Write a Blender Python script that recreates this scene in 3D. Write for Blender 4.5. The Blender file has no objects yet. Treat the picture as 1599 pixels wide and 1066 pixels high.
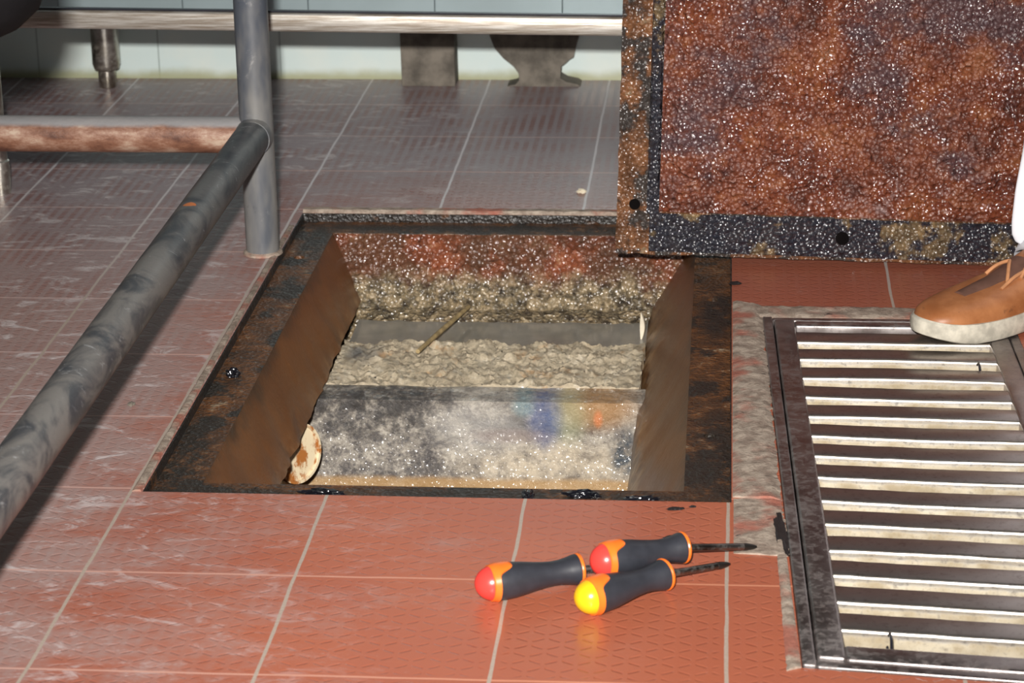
import bpy, bmesh, math, random
from mathutils import Vector, Matrix, noise, Quaternion
PI = math.pi
C = bpy.context.scene.collection
SC = bpy.context.scene

# ------------------------------------------------------------------ camera
CAM = Vector((.5918, -1.8736, .9676))
yaw, pitch, roll, fpx = -.0894, .3389, -.0165, 3866.24
F = Vector((math.sin(yaw)*math.cos(pitch), math.cos(yaw)*math.cos(pitch), -math.sin(pitch)))
R0 = Vector((math.cos(yaw), -math.sin(yaw), 0)); U0 = R0.cross(F)
RX = math.cos(roll)*R0 + math.sin(roll)*U0
UX = -math.sin(roll)*R0 + math.cos(roll)*U0
cd = bpy.data.cameras.new('camera'); co = bpy.data.objects.new('camera', cd); C.objects.link(co)
M4 = Matrix.Identity(4)
for i in range(3):
    M4[i][0] = RX[i]; M4[i][1] = UX[i]; M4[i][2] = -F[i]; M4[i][3] = CAM[i]
co.matrix_world = M4
cd.sensor_width = 36; cd.lens = fpx/1599*36; cd.clip_start = .05; cd.clip_end = 60
cd.dof.use_dof = True; cd.dof.focus_distance = 2.75; cd.dof.aperture_fstop = 14
SC.camera = co

# ------------------------------------------------------------------ light
w = bpy.data.worlds.new('world'); SC.world = w; w.use_nodes = True
w.node_tree.nodes['Background'].inputs[0].default_value = (.72, .85, 1, 1)
w.node_tree.nodes['Background'].inputs[1].default_value = .022
fl = bpy.data.lights.new('camera_flash', 'AREA'); fl.shape = 'RECTANGLE'; fl.size = .055; fl.size_y = .04
fl.energy = 24; fl.spread = math.radians(75); fl.color = (1, .965, .92)
fo = bpy.data.objects.new('camera_flash', fl); C.objects.link(fo)
fo.location = CAM - RX*.062 + UX*.122 + F*.02
fo.rotation_euler = F.to_track_quat('-Z', 'Y').to_euler()
wl = bpy.data.lights.new('overhead_fill', 'AREA'); wl.shape = 'RECTANGLE'; wl.size = 1.6; wl.size_y = .3  # weak overhead fill lamp, added without any fixture
wl.energy = 1.2; wl.color = (.85, .94, 1)
wo = bpy.data.objects.new('overhead_fill', wl); C.objects.link(wo); wo.location = (-.9, 1.0, 2.6)
SC.view_settings.view_transform = 'Standard'; SC.view_settings.look = 'None'
SC.view_settings.exposure = 0; SC.view_settings.gamma = 1; SC.view_settings.use_curve_mapping = False

# ------------------------------------------------------------------ nodes
class NT:
    def __init__(s, name, rough=.5, metal=0, spec=.5):
        s.m = bpy.data.materials.new(name); s.m.use_nodes = True
        s.t = s.m.node_tree; s.b = s.t.nodes['Principled BSDF']
        s.set('Roughness', rough); s.set('Metallic', metal); s.set('Specular IOR Level', spec)
    def n(s, t): return s.t.nodes.new(t)
    def put(s, sock, v):
        if hasattr(v, 'is_output') or isinstance(v, bpy.types.NodeSocket): s.t.links.new(v, sock)
        elif isinstance(v, (tuple, list)) and len(v) == 3 and sock.type == 'RGBA': sock.default_value = (*v, 1)
        else: sock.default_value = v
    def set(s, k, v): s.put(s.b.inputs[k], v)
    def pos(s):
        return s.n('ShaderNodeTexCoord').outputs['Object']
    def xyz(s, v=None):
        q = s.n('ShaderNodeSeparateXYZ'); s.put(q.inputs[0], v or s.pos()); return q.outputs
    def scale(s, v, sc, loc=(0, 0, 0), rot=(0, 0, 0)):
        q = s.n('ShaderNodeMapping'); s.put(q.inputs[0], v); q.inputs[3].default_value = sc; q.inputs[1].default_value = loc; q.inputs[2].default_value = rot
        return q.outputs[0]
    def noise(s, sc, det=4, rough=.55, v=None, dist=0):
        q = s.n('ShaderNodeTexNoise'); s.put(q.inputs['Vector'], v or s.pos()); q.inputs['Scale'].default_value = sc
        q.inputs['Detail'].default_value = det; q.inputs['Roughness'].default_value = rough; q.inputs['Distortion'].default_value = dist
        return q.outputs[0]
    def voro(s, sc, v=None, feat='F1'):
        q = s.n('ShaderNodeTexVoronoi'); q.feature = feat; s.put(q.inputs['Vector'], v or s.pos()); q.inputs['Scale'].default_value = sc
        return q.outputs['Distance']
    def ma(s, op, a, b=0, c=0, clamp=False):
        q = s.n('ShaderNodeMath'); q.operation = op; q.use_clamp = clamp
        s.put(q.inputs[0], a); s.put(q.inputs[1], b); s.put(q.inputs[2], c); return q.outputs[0]
    def sm(s, v, a, b, lo=0, hi=1):
        q = s.n('ShaderNodeMapRange'); q.interpolation_type = 'SMOOTHSTEP'; s.put(q.inputs[0], v)
        for i, x in enumerate((a, b, lo, hi)): s.put(q.inputs[i+1], x)
        return q.outputs[0]
    def lin(s, v, a, b, lo=0, hi=1):
        q = s.n('ShaderNodeMapRange'); s.put(q.inputs[0], v)
        for i, x in enumerate((a, b, lo, hi)): s.put(q.inputs[i+1], x)
        return q.outputs[0]
    def mix(s, f, a, b):
        q = s.n('ShaderNodeMix'); q.data_type = 'RGBA'; s.put(q.inputs[0], f); s.put(q.inputs[6], a); s.put(q.inputs[7], b); return q.outputs[2]
    def ramp(s, f, stops):
        q = s.n('ShaderNodeValToRGB'); s.put(q.inputs[0], f); e = q.color_ramp.elements
        while len(e) < len(stops): e.new(.5)
        for i, (p, c) in enumerate(stops): e[i].position = p; e[i].color = (*c, 1)
        return q.outputs[0]
    def bump(s, h, st=1, dist=.002, prev=None):
        q = s.n('ShaderNodeBump'); s.put(q.inputs['Height'], h); s.put(q.inputs['Strength'], st); s.put(q.inputs['Distance'], dist)
        if prev is not None: s.put(q.inputs['Normal'], prev)
        return q.outputs[0]
    def blob(s, c, r, v=None):
        """1 at a stain's middle, 0 outside: an ellipsoid stain with an edge roughened by noise."""
        q = s.n('ShaderNodeVectorMath'); q.operation = 'SUBTRACT'; s.put(q.inputs[0], v or s.pos()); q.inputs[1].default_value = c
        d = s.n('ShaderNodeVectorMath'); d.operation = 'DIVIDE'; s.put(d.inputs[0], q.outputs[0]); d.inputs[1].default_value = r
        l = s.n('ShaderNodeVectorMath'); l.operation = 'LENGTH'; s.put(l.inputs[0], d.outputs[0])
        return s.sm(l.outputs['Value'], 1, .3)
def plain(name, col, rough=.5, metal=0, spec=.5, vary=.15, sc=60, bump=0):
    t = NT(name, rough, metal, spec); n = t.noise(sc)
    t.set('Base Color', t.mix(t.sm(n, .3, .7), tuple(c*(1-vary) for c in col), tuple(min(1, c*(1+vary)) for c in col)))
    if bump: t.set('Normal', t.bump(n, bump, .001))
    return t.m

# floor: red anti-slip tiles
def floor_mat():
    t = NT('red_ribbed_tiles', .32); x, y, z = t.xyz()
    p = t.pos(); wob = t.ma('MULTIPLY', t.ma('SUBTRACT', t.noise(9, 2), .5), .004)
    u = t.ma('DIVIDE', t.ma('ADD', x, wob), .2); v = t.ma('DIVIDE', t.ma('ADD', y, wob), .2)
    def edge(a):
        f = t.ma('FRACT', a); return t.ma('MINIMUM', f, t.ma('SUBTRACT', 1, f))
    eu, ev = edge(u), edge(v)
    fine = t.noise(240, 3); mid = t.noise(26, 5, .62); big = t.noise(4.5, 4, .6)
    gu = t.sm(t.ma('ADD', eu, t.ma('MULTIPLY', t.ma('SUBTRACT', mid, .5), .007)), .0102, .0065)
    gv = t.sm(t.ma('ADD', ev, t.ma('MULTIPLY', t.ma('SUBTRACT', mid, .5), .005)), .0095, .0055)
    wn = t.n('ShaderNodeTexWhiteNoise'); cb = t.n('ShaderNodeCombineXYZ')
    t.put(cb.inputs[0], t.ma('FLOOR', u)); t.put(cb.inputs[1], t.ma('FLOOR', v)); t.put(wn.inputs[0], cb.outputs[0])
    tile = wn.outputs[0]
    # little raised dashes, slanting one way and the other
    c = .2/14
    a = t.ma('DIVIDE', x, c); b = t.ma('DIVIDE', y, c)
    fa = t.ma('SUBTRACT', t.ma('FRACT', a), .5); fb = t.ma('SUBTRACT', t.ma('FRACT', b), .5)
    par = t.ma('SUBTRACT', t.ma('MULTIPLY', t.ma('MODULO', t.ma('ABSOLUTE', t.ma('ADD', t.ma('FLOOR', a), t.ma('FLOOR', b))), 2), 2), 1)
    ld = t.ma('ABSOLUTE', t.ma('SUBTRACT', t.ma('MULTIPLY', fb, 1.25), t.ma('MULTIPLY', t.ma('MULTIPLY', par, fa), .7)))
    dash = t.ma('MULTIPLY', t.sm(ld, .2, .07), t.sm(t.ma('ABSOLUTE', fa), .40, .26))
    dash = t.ma('MULTIPLY', dash, t.sm(t.ma('MINIMUM', eu, ev), .02, .05))
    colm = t.ma('MULTIPLY', t.sm(t.ma('ABSOLUTE', fa), .36, .16), t.sm(t.ma('ABSOLUTE', fb), .5, .3, .55, 1))
    wear = t.sm(t.noise(11, 4, .6), .35, .6)
    # chalky scale plus sheen painted into the colour, thick at left and back
    where = t.ma('MAXIMUM', t.lin(x, .22, -.18), t.lin(y, 1.3, 1.78))
    where = t.ma('MAXIMUM', where, t.ma('MULTIPLY', t.lin(x, .42, .1), .45))
    band = t.noise(7, 5, .65, t.scale(p, (1, 1.6, 1), (3, 1, 0)))
    film_sheen = t.ma('ADD', t.ma('MULTIPLY', where, .92), t.ma('MULTIPLY', t.ma('SUBTRACT', band, .5), 1.35))
    scuff = t.noise(30, 6, .7, t.scale(p, (1, 2.2, 1), (0, 0, 0), (0, 0, .5)), 1.5)
    film_sheen = t.ma('ADD', film_sheen, t.ma('MULTIPLY', t.ma('SUBTRACT', scuff, .5), .55))
    film_sheen = t.sm(film_sheen, .12, .8)
    film_sheen = t.ma('MULTIPLY', film_sheen, t.lin(fine, .25, .75, .7, 1))
    film_sheen = t.ma('MULTIPLY', film_sheen, t.ma('SUBTRACT', 1, t.ma('MULTIPLY', t.ma('MULTIPLY', colm, t.lin(y, .9, 1.5, .25, .62)), wear)))
    base = t.mix(tile, (.405, .116, .06), (.445, .134, .073))
    base = t.mix(t.sm(big, .35, .7, 0, .5), base, (.36, .10, .062))
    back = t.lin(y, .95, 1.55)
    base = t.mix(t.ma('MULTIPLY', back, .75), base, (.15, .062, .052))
    base = t.mix(t.ma('MULTIPLY', t.ma('MULTIPLY', dash, wear), .34), base, (.27, .06, .035))
    film_sheen_col = t.mix(back, (.37, .305, .295), (.345, .325, .35))
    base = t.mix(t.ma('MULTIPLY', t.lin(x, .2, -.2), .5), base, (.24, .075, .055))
    col = t.mix(t.ma('MULTIPLY', film_sheen, .82), base, film_sheen_col)
    wet_glint = t.ma('MULTIPLY', t.sm(t.noise(17, 6, .72, t.scale(p, (1, 2.0, 1), (5, 2, 0), (0, 0, .4)), 1.2), .52, .68), t.lin(x, .34, -.1))  # whitish streaks: wet highlights painted into the colour on the left
    col = t.mix(t.ma('MULTIPLY', wet_glint, .75), col, (.66, .60, .60))
    rub = t.noise(300, 2)
    col = t.mix(gv, col, t.mix(t.ma('MULTIPLY', where, .8), (.62, .25, .15), (.58, .47, .46)))
    col = t.mix(gu, col, t.mix(back, t.mix(rub, (.36, .28, .22), (.5, .42, .36)), (.62, .57, .58)))
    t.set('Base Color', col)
    t.set('Roughness', t.ma('ADD', .26, t.ma('MULTIPLY', film_sheen, .18)))
    h = t.ma('ADD', t.ma('MULTIPLY', dash, -1), t.ma('MULTIPLY', mid, .5))
    nb = t.bump(t.ma('MAXIMUM', gu, gv), -1, .0012)
    nb = t.bump(h, .38, .0008, nb); nb = t.bump(fine, .12, .001, nb)
    t.set('Normal', nb)
    return t.m
M_FLOOR = floor_mat()

def wall_mat():
    t = NT('pale_wall_tiles', .3); x, y, z = t.xyz()
    f = t.ma('FRACT', t.ma('DIVIDE', t.ma('ADD', x, .1555), .2085)); e = t.ma('MINIMUM', f, t.ma('SUBTRACT', 1, f))
    f2 = t.ma('FRACT', t.ma('DIVIDE', t.ma('ADD', z, .01), .2)); e2 = t.ma('MINIMUM', f2, t.ma('SUBTRACT', 1, f2))
    g = t.ma('MAXIMUM', t.sm(e, .009, .004), t.sm(e2, .009, .004))
    n = t.noise(12, 4)
    col = t.mix(t.sm(n, .35, .7), (.68, .79, .77), (.74, .81, .76))
    col = t.mix(t.ma('MULTIPLY', g, .75), col, (.33, .40, .38))
    st = t.sm(t.ma('ADD', z, t.ma('MULTIPLY', t.ma('SUBTRACT', t.noise(18, 4), .5), .02)), .022, .002)
    col = t.mix(t.ma('MULTIPLY', st, .85), col, (.38, .38, .20))
    t.set('Base Color', col); t.set('Normal', t.bump(g, -.5, .001))
    return t.m
M_WALL = wall_mat()

def mortar_mat():
    t = NT('rough_mortar', .75); n = t.noise(70, 6, .7); b = t.noise(16, 4); k = t.noise(38, 4, .7, t.scale(t.pos(), (1, 2.5, 1)))
    col = t.mix(t.sm(n, .35, .65), (.24, .18, .14), (.44, .36, .29))
    col = t.mix(t.sm(b, .5, .66), col, (.36, .13, .09))
    col = t.mix(t.sm(k, .62, .72), col, (.05, .035, .028))
    t.set('Base Color', col); t.set('Normal', t.bump(n, .8, .004)); return t.m
M_MORTAR = mortar_mat()

def steel_mat(name, dark, light, rough, dirt=.5, dirtc=(.16, .12, .10), sc=(1, 1, 1)):
    t = NT(name, rough, 1); n = t.noise(18, 5, .6, t.scale(t.pos(), sc)); f = t.noise(120, 4, .7)
    col = t.mix(t.sm(n, .35, .68), dark, light)
    t.set('Base Color', t.mix(t.ma('MULTIPLY', t.sm(f, .45, .7), dirt), col, dirtc))
    t.set('Roughness', t.lin(n, .3, .7, rough*.85, rough*1.25))
    t.set('Metallic', t.ma('SUBTRACT', 1, t.ma('MULTIPLY', t.sm(f, .45, .7), dirt)))
    t.set('Normal', t.bump(f, .15, .0006)); return t.m
M_GRATE = steel_mat('greasy_stainless_frame', (.27, .23, .22), (.44, .40, .39), .36, .6, (.09, .07, .064))
def slat_mat():
    t = NT('grate_slat_steel', .36, .85); n = t.noise(40, 5, .65); f = t.noise(160, 4, .7); x, y, z = t.xyz()
    col = t.mix(t.sm(n, .35, .7), (.62, .56, .48), (.82, .79, .74))
    low = t.sm(t.ma('ADD', z, t.ma('MULTIPLY', t.ma('SUBTRACT', n, .5), .008)), -.0015, -.006)
    tan = t.mix(t.sm(n, .35, .65), t.mix(f, (.30, .22, .12), (.5, .42, .28)), (.66, .58, .43))
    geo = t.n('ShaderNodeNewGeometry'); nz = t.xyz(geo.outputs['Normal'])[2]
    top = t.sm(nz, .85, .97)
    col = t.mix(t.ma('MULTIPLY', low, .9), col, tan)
    col = t.mix(t.ma('MULTIPLY', top, .8), col, (.30, .26, .25))  # upward faces darkened in colour: grime plus the dark room they mirror
    d = t.ma('MULTIPLY', t.sm(f, .48, .75), .6)
    col = t.mix(d, col, (.14, .10, .07))
    t.set('Base Color', col); t.set('Metallic', t.ma('SUBTRACT', .95, t.ma('MULTIPLY', low, .55)))
    t.set('Roughness', t.ma('ADD', .33, t.ma('MULTIPLY', low, .2))); t.set('Normal', t.bump(n, .1, .001)); return t.m
M_SLAT = slat_mat()

def rust_panel():
    t = NT('wet_rusty_grease', .22); p = t.pos()
    big = t.noise(5, 5, .6); mid = t.noise(22, 6, .68); f = t.noise(110, 6, .75); v = t.voro(190)
    col = t.ramp(t.ma('ADD', t.ma('MULTIPLY', mid, .7), t.ma('MULTIPLY', f, .3)),
                 [(.3, (.045, .018, .016)), (.43, (.10, .026, .014)), (.52, (.17, .042, .018)), (.62, (.25, .078, .028)), (.74, (.24, .13, .085))])
    x, y, z = t.xyz()
    dk = t.sm(t.ma('ADD', t.noise(7, 5, .65, t.scale(p, (1, 1, 1.5), (2, 0, 1))), t.lin(z, .05, .45, -.12, .12)), .46, .62)
    col = t.mix(t.ma('MULTIPLY', dk, .82), col, (.075, .045, .052))
    sc = t.sm(t.ma('ADD', f, t.ma('MULTIPLY', t.ma('SUBTRACT', big, .5), .5)), .58, .72)
    col = t.mix(t.ma('MULTIPLY', sc, .38), col, (.42, .34, .34))
    t.set('Base Color', col); t.set('Roughness', t.lin(f, .3, .7, .16, .34))
    t.set('Specular IOR Level', .8)
    vd = t.voro(185)
    gn = t.ma('ADD', t.ma('MULTIPLY', t.ma('MULTIPLY', vd, vd), 1), t.ma('MULTIPLY', t.noise(260, 2), .36))
    wet = t.sm(t.noise(17, 5, .65), .42, .6)
    t.set('Roughness', t.mix(wet, (.5, .5, .5), (.14, .14, .14))); t.set('Coat Weight', wet); t.set('Coat Roughness', .1)
    t.set('Coat IOR', 1.8)
    nm = t.bump(gn, 1, .0042, t.bump(mid, .8, .008)); t.set('Normal', nm); t.set('Coat Normal', nm); return t.m
M_RUST = rust_panel()

def flange_rust(name='greasy_flange', tar=.5, base=(.17, .065, .025), gl=.24, tarc=(.012, .011, .011), wet=1, stains=()):
    t = NT(name, gl, 0, .7); p = t.pos(); n = t.noise(13, 5, .62); f = t.noise(130, 5, .75); m = t.noise(42, 5, .65)
    col = t.ramp(m, [(.3, tuple(c*.4 for c in base)), (.5, base), (.62, (base[0]*1.6, base[1]*1.5, base[2]*1.3)), (.72, (.30, .23, .15))])
    k = t.sm(n, .62-tar*.3, .68-tar*.3)
    for c, r in stains: k = t.ma('MAXIMUM', k, t.ma('MULTIPLY', t.blob(c, r), t.sm(m, .68, .5, .3, 1)))
    col = t.mix(t.ma('MULTIPLY', k, .93), col, tarc)
    t.set('Base Color', col); t.set('Roughness', t.lin(f, .3, .7, gl*.7, gl*1.5))
    q = t.voro(200); nm = t.bump(t.ma('ADD', t.ma('MULTIPLY', q, q), t.ma('MULTIPLY', t.noise(330, 1), .35)), wet, .004, t.bump(m, .7, .007)); t.set('Normal', nm)
    if wet > .5: t.set('Coat Weight', .8); t.set('Coat Roughness', .1); t.set('Coat Normal', nm)
    return t.m
M_LIDEDGE = flange_rust('rusty_lid_edge', .42, (.14, .062, .03), .22, (.04, .036, .034))
M_TARRIM = flange_rust('tarred_collar', .85, (.07, .03, .012), .4, (.010, .009, .008), .4)
M_GASKET = flange_rust('black_greasy_gasket', .72, (.16, .11, .06), .2, (.013, .016, .028))
M_PITRIM = flange_rust('pit_rim_grime', .33, (.095, .038, .012), .42, (.016, .013, .010), .35,
    [((.03, .50, 0), (.045, .17, .1)), ((.06, .415, 0), (.2, .03, .1)), ((.585, .54, 0), (.04, .22, .1)), ((.40, .42, 0), (.3, .04, .1)), ((.045, 1.29, 0), (.03, .12, .1)), ((.585, 1.0, 0), (.03, .14, .1)), ((.3, 1.35, 0), (.5, .03, .1))])

def pitwall_mat():
    t = NT('wet_brown_rust', .36, 0, .5); m = t.noise(9, 4, .55); f = t.noise(90, 5, .7); s = t.noise(220, 2)
    col = t.mix(t.sm(m, .3, .7), (.12, .042, .011), (.175, .066, .018))
    x, y, z = t.xyz()
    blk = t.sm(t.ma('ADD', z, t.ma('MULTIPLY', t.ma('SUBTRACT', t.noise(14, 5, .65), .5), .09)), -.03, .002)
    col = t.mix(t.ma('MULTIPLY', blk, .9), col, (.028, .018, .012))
    low = t.sm(t.ma('ADD', z, t.ma('MULTIPLY', t.ma('SUBTRACT', t.noise(20, 5, .65), .5), .06)), -.075, -.115)
    low = t.ma('MULTIPLY', low, t.sm(z, -.17, -.115))
    col = t.mix(t.ma('MULTIPLY', low, .65), col, t.ramp(t.noise(45, 5, .7), [(.36, (.06, .04, .022)), (.5, (.22, .11, .045)), (.62, (.46, .30, .15))]))
    col = t.mix(t.sm(f, .64, .73, 0, .6), col, (.42, .22, .11))
    q = t.voro(120); nm = t.bump(t.ma('MULTIPLY', q, q), .35, .003, t.bump(f, .3, .003))
    t.set('Coat Weight', .12); t.set('Coat Roughness', .14); t.set('Coat Normal', nm)
    t.set('Base Color', col); t.set('Normal', t.bump(f, .35, .003)); return t.m
M_PITWALL = pitwall_mat()

def pitback_mat():
    t = NT('wet_red_rust_end', .2, 0, .8); m = t.noise(24, 6, .66); f = t.noise(130, 6, .75); x, y, z = t.xyz()
    col = t.ramp(m, [(.34, (.06, .022, .014)), (.48, (.16, .045, .02)), (.58, (.25, .07, .03)), (.68, (.40, .22, .12))])
    col = t.mix(t.sm(t.noise(11, 5, .65), .42, .62, .75, 0), col, (.085, .045, .026))
    low = t.sm(t.ma('ADD', z, t.ma('MULTIPLY', t.ma('SUBTRACT', t.noise(16, 5, .65), .5), .09)), -.05, -.085)
    col = t.mix(t.ma('MULTIPLY', low, .9), col, t.ramp(t.noise(60, 5, .7), [(.36, (.03, .028, .022)), (.48, (.16, .13, .08)), (.58, (.34, .26, .15)), (.7, (.42, .36, .26))]))
    t.set('Base Color', col); t.set('Roughness', t.lin(f, .3, .7, .12, .25))
    q = t.voro(170); nm = t.bump(t.ma('ADD', t.ma('MULTIPLY', q, q), t.ma('MULTIPLY', t.noise(300, 1), .4)), 1, .0045, t.bump(m, .8, .009)); t.set('Normal', nm); t.set('Coat Weight', .8); t.set('Coat Roughness', .1); t.set('Coat Normal', nm); return t.m
M_PITBACK = pitback_mat()

def baffle_mat():
    t = NT('stained_baffle_steel', .3, .1, .8); p = t.pos(); m = t.noise(16, 6, .68, None, .6); f = t.noise(150, 6, .8); x, y, z = t.xyz()
    sp = t.noise(46, 6, .75)
    col = t.ramp(t.ma('ADD', t.ma('ADD', t.ma('MULTIPLY', m, .4), t.ma('MULTIPLY', sp, .3)), t.ma('MULTIPLY', t.noise(190, 5, .8), .3)),
                 [(.38, (.03, .028, .032)), (.46, (.11, .097, .09)), (.52, (.32, .285, .24)), (.59, (.60, .545, .46)), (.7, (.80, .74, .63))])
    dk = t.blob((.17, .93, -.12), (.16, .2, .055)); col = t.mix(t.ma('MULTIPLY', dk, t.sm(sp, .62, .4, 0, .85)), col, (.05, .045, .042))
    lt = t.blob((.40, .93, -.195), (.17, .2, .055)); col = t.mix(t.ma('MULTIPLY', lt, t.lin(sp, .35, .6, .2, .8)), col, (.66, .55, .40))
    gr = t.blob((.30, .93, -.14), (.09, .2, .05)); col = t.mix(t.ma('MULTIPLY', gr, .45), col, (.56, .53, .49))
    tn = t.blob((.44, .93, -.11), (.07, .2, .045)); col = t.mix(t.ma('MULTIPLY', tn, .85), col, (.42, .23, .09))
    gn = t.blob((.405, .93, -.125), (.035, .2, .05)); col = t.mix(t.ma('MULTIPLY', gn, .5), col, (.42, .44, .26))
    bl = t.blob((.378, .93, -.128), (.03, .2, .052)); col = t.mix(t.ma('MULTIPLY', bl, t.lin(sp, .3, .65, .95, .6)), col, (.07, .11, .26))
    b2 = t.blob((.352, .93, -.112), (.02, .2, .02)); col = t.mix(t.ma('MULTIPLY', b2, .5), col, (.24, .38, .42))
    bw = t.blob((.335, .93, -.152), (.07, .2, .014)); col = t.mix(t.ma('MULTIPLY', bw, .5), col, (.26, .19, .17))
    og = t.blob((.4435, .93, -.127), (.008, .2, .016)); col = t.mix(t.ma('MULTIPLY', og, .95), col, (.62, .22, .08))
    db = t.blob((.475, .93, -.175), (.025, .2, .05)); col = t.mix(t.ma('MULTIPLY', db, t.sm(sp, .4, .6)), col, (.045, .06, .075))
    ob = t.sm(t.ma('ADD', z, t.ma('MULTIPLY', t.ma('SUBTRACT', m, .5), .012)), -.203, -.212); col = t.mix(t.ma('MULTIPLY', ob, .75), col, (.48, .28, .10))
    q = t.voro(150); nm = t.bump(t.ma('MULTIPLY', q, q), .6, .004, t.bump(m, .6, .006)); t.set('Coat Weight', t.sm(sp, .4, .6)); t.set('Coat Roughness', .12); t.set('Coat Normal', nm)
    t.set('Base Color', col); t.set('Roughness', t.lin(f, .3, .7, .2, .42)); t.set('Normal', t.bump(f, .7, .003, t.bump(m, .4, .004))); return t.m
M_BAFFLE = baffle_mat()

def crust_mat():
    t = NT('solid_grease_crust', .4, 0, .6); m = t.noise(34, 6, .7); f = t.noise(120, 6, .8); b = t.noise(9, 4)
    col = t.ramp(t.ma('ADD', t.ma('MULTIPLY', m, .5), t.ma('MULTIPLY', f, .5)), [(.34, (.20, .16, .11)), (.44, (.40, .33, .23)), (.54, (.56, .47, .33)), (.66, (.74, .67, .55))])
    col = t.mix(t.sm(t.noise(22, 5, .7), .56, .68, 0, .6), col, (.48, .26, .10))
    gb = t.blob((.135, 1.09, -.085), (.035, .06, .08)); col = t.mix(t.ma('MULTIPLY', gb, t.sm(m, .35, .6, .3, .9)), col, (.10, .10, .10))
    t.set('Base Color', col); t.set('Normal', t.bump(f, .9, .004)); t.set('Coat Weight', .5); t.set('Coat Roughness', .15); return t.m
M_CRUST = crust_mat()

def pipe_paint():
    t = NT('scuffed_grey_pipe', .42, 0, .5); p = t.pos(); m = t.noise(13, 4, .6, t.scale(p, (1, 1, .35))); f = t.noise(110, 5, .7); sc = t.noise(26, 6, .78, None, .5)
    col = t.mix(t.sm(m, .38, .64), (.07, .08, .10), (.20, .195, .185))
    col = t.mix(t.sm(sc, .56, .75, 0, .65), col, (.40, .39, .38))
    col = t.mix(t.sm(f, .6, .75, 0, .35), col, (.05, .05, .05))
    t.set('Base Color', col); t.set('Normal', t.bump(f, .2, .001)); return t.m
M_PIPE = pipe_paint()
def rail_paint():
    t = NT('scuffed_dark_rail', .45, 0, .5); p = t.pos()
    m = t.noise(7, 5, .62, t.scale(p, (2.2, 1.6, 3.5), (0, 0, 0), (0, 0, .5)), 1.2); f = t.noise(130, 5, .7); sc = t.noise(9, 6, .78, t.scale(p, (2, 3, 4), (0, 0, 0), (.4, 0, .6)), 2)
    x, y, z = t.xyz()
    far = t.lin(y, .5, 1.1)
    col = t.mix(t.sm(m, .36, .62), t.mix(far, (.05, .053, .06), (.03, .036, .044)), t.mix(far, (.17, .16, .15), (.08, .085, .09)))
    col = t.mix(t.sm(sc, .58, .72, 0, .7), col, (.44, .45, .46))
    col = t.mix(t.sm(f, .58, .75, 0, .4), col, (.06, .06, .065))
    og = t.blob((-.012, .79, .186), (.012, .012, .02)); col = t.mix(t.sm(t.ma('MULTIPLY', og, t.noise(60)), .2, .3), col, (.58, .17, .04))
    t.set('Base Color', col); t.set('Normal', t.bump(f, .25, .001)); return t.m
M_RAIL = rail_paint()
def rusty_pipe():
    t = NT('rusty_whitewashed_pipe', .5, 0, .5); p = t.pos(); m = t.noise(34, 6, .72, t.scale(p, (.45, 1, 1))); f = t.noise(120, 5, .75); x, y, z = t.xyz()
    col = t.ramp(m, [(.34, (.10, .04, .025)), (.48, (.22, .10, .06)), (.58, (.34, .20, .14)), (.68, (.48, .36, .27))])
    top = t.sm(t.ma('ADD', z, t.ma('MULTIPLY', t.ma('SUBTRACT', t.noise(30, 4), .5), .006)), .172, .178)
    col = t.mix(t.ma('MULTIPLY', top, .85), col, (.30, .31, .32))
    t.set('Base Color', col); t.set('Normal', t.bump(f, .4, .002)); return t.m
M_RPIPE = rusty_pipe()
def bright_steel():
    t = NT('brushed_shelf_lip', .38, .6); p = t.pos(); m = t.noise(60, 5, .7, t.scale(p, (.25, 1, 6))); f = t.noise(90, 5)
    t.set('Base Color', t.mix(t.sm(m, .35, .7), (.36, .30, .24), (.72, .69, .64)))
    t.set('Normal', t.bump(m, .25, .001)); return t.m
M_LIP = bright_steel()
M_PANEL = plain('blue_grey_sheet_steel', (.34, .42, .44), .35, .2, vary=.06, sc=8)
M_SHELF = plain('shelf_sheet_steel', (.42, .47, .49), .22, .8, vary=.08)
M_LEGST = steel_mat('table_leg_steel', (.34, .30, .24), (.62, .60, .55), .32, .4)
M_CONC = plain('stained_concrete', (.16, .14, .115), .8, 0, .3, .4, 30, .6)
M_BLACKBAG = plain('black_plastic_sheet', (.006, .006, .007), .7, 0, .15, .2, 30, .1)
M_CREAMPIPE = None
def cream_mat():
    t = NT('cream_pipe_with_rust', .35); m = t.noise(55, 5, .7, t.scale(t.pos(), (1, 1, .6))); f = t.noise(140, 4); x, y, z = t.xyz()
    col = t.mix(t.sm(m, .47, .58), (.74, .62, .42), (.38, .14, .035))
    low = t.sm(t.ma('ADD', z, t.ma('MULTIPLY', t.ma('SUBTRACT', m, .5), .02)), -.19, -.205)
    col = t.mix(low, col, t.mix(f, (.14, .12, .08), (.40, .30, .18)))
    t.set('Base Color', col); t.set('Normal', t.bump(f, .2, .001)); return t.m
M_CREAMPIPE = cream_mat()
M_WATER = NT('grey_waste_water', .12); M_WATER.set('Base Color', M_WATER.mix(M_WATER.sm(M_WATER.noise(14, 4), .35, .7), (.21, .20, .17), (.29, .27, .235)))
M_WATER.set('Normal', M_WATER.bump(M_WATER.noise(30, 3), .12, .002)); M_WATER = M_WATER.m
M_STICK = plain('tan_bamboo', (.34, .25, .12), .6, 0, .4, .3, 90)
M_CREAM = plain('cream_shard', (.62, .55, .42), .5, 0, .5, .12, 60)
M_TAR = plain('black_sludge', (.006, .006, .009), .15, 0, .8, .3, 60, .6)
M_DARK = plain('trench_dark', (.035, .03, .028), .7, 0, .3)
M_RUBBER = plain('charcoal_soft_grip', (.028, .030, .038), .42, 0, .5, .12, 80, .08)
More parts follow.
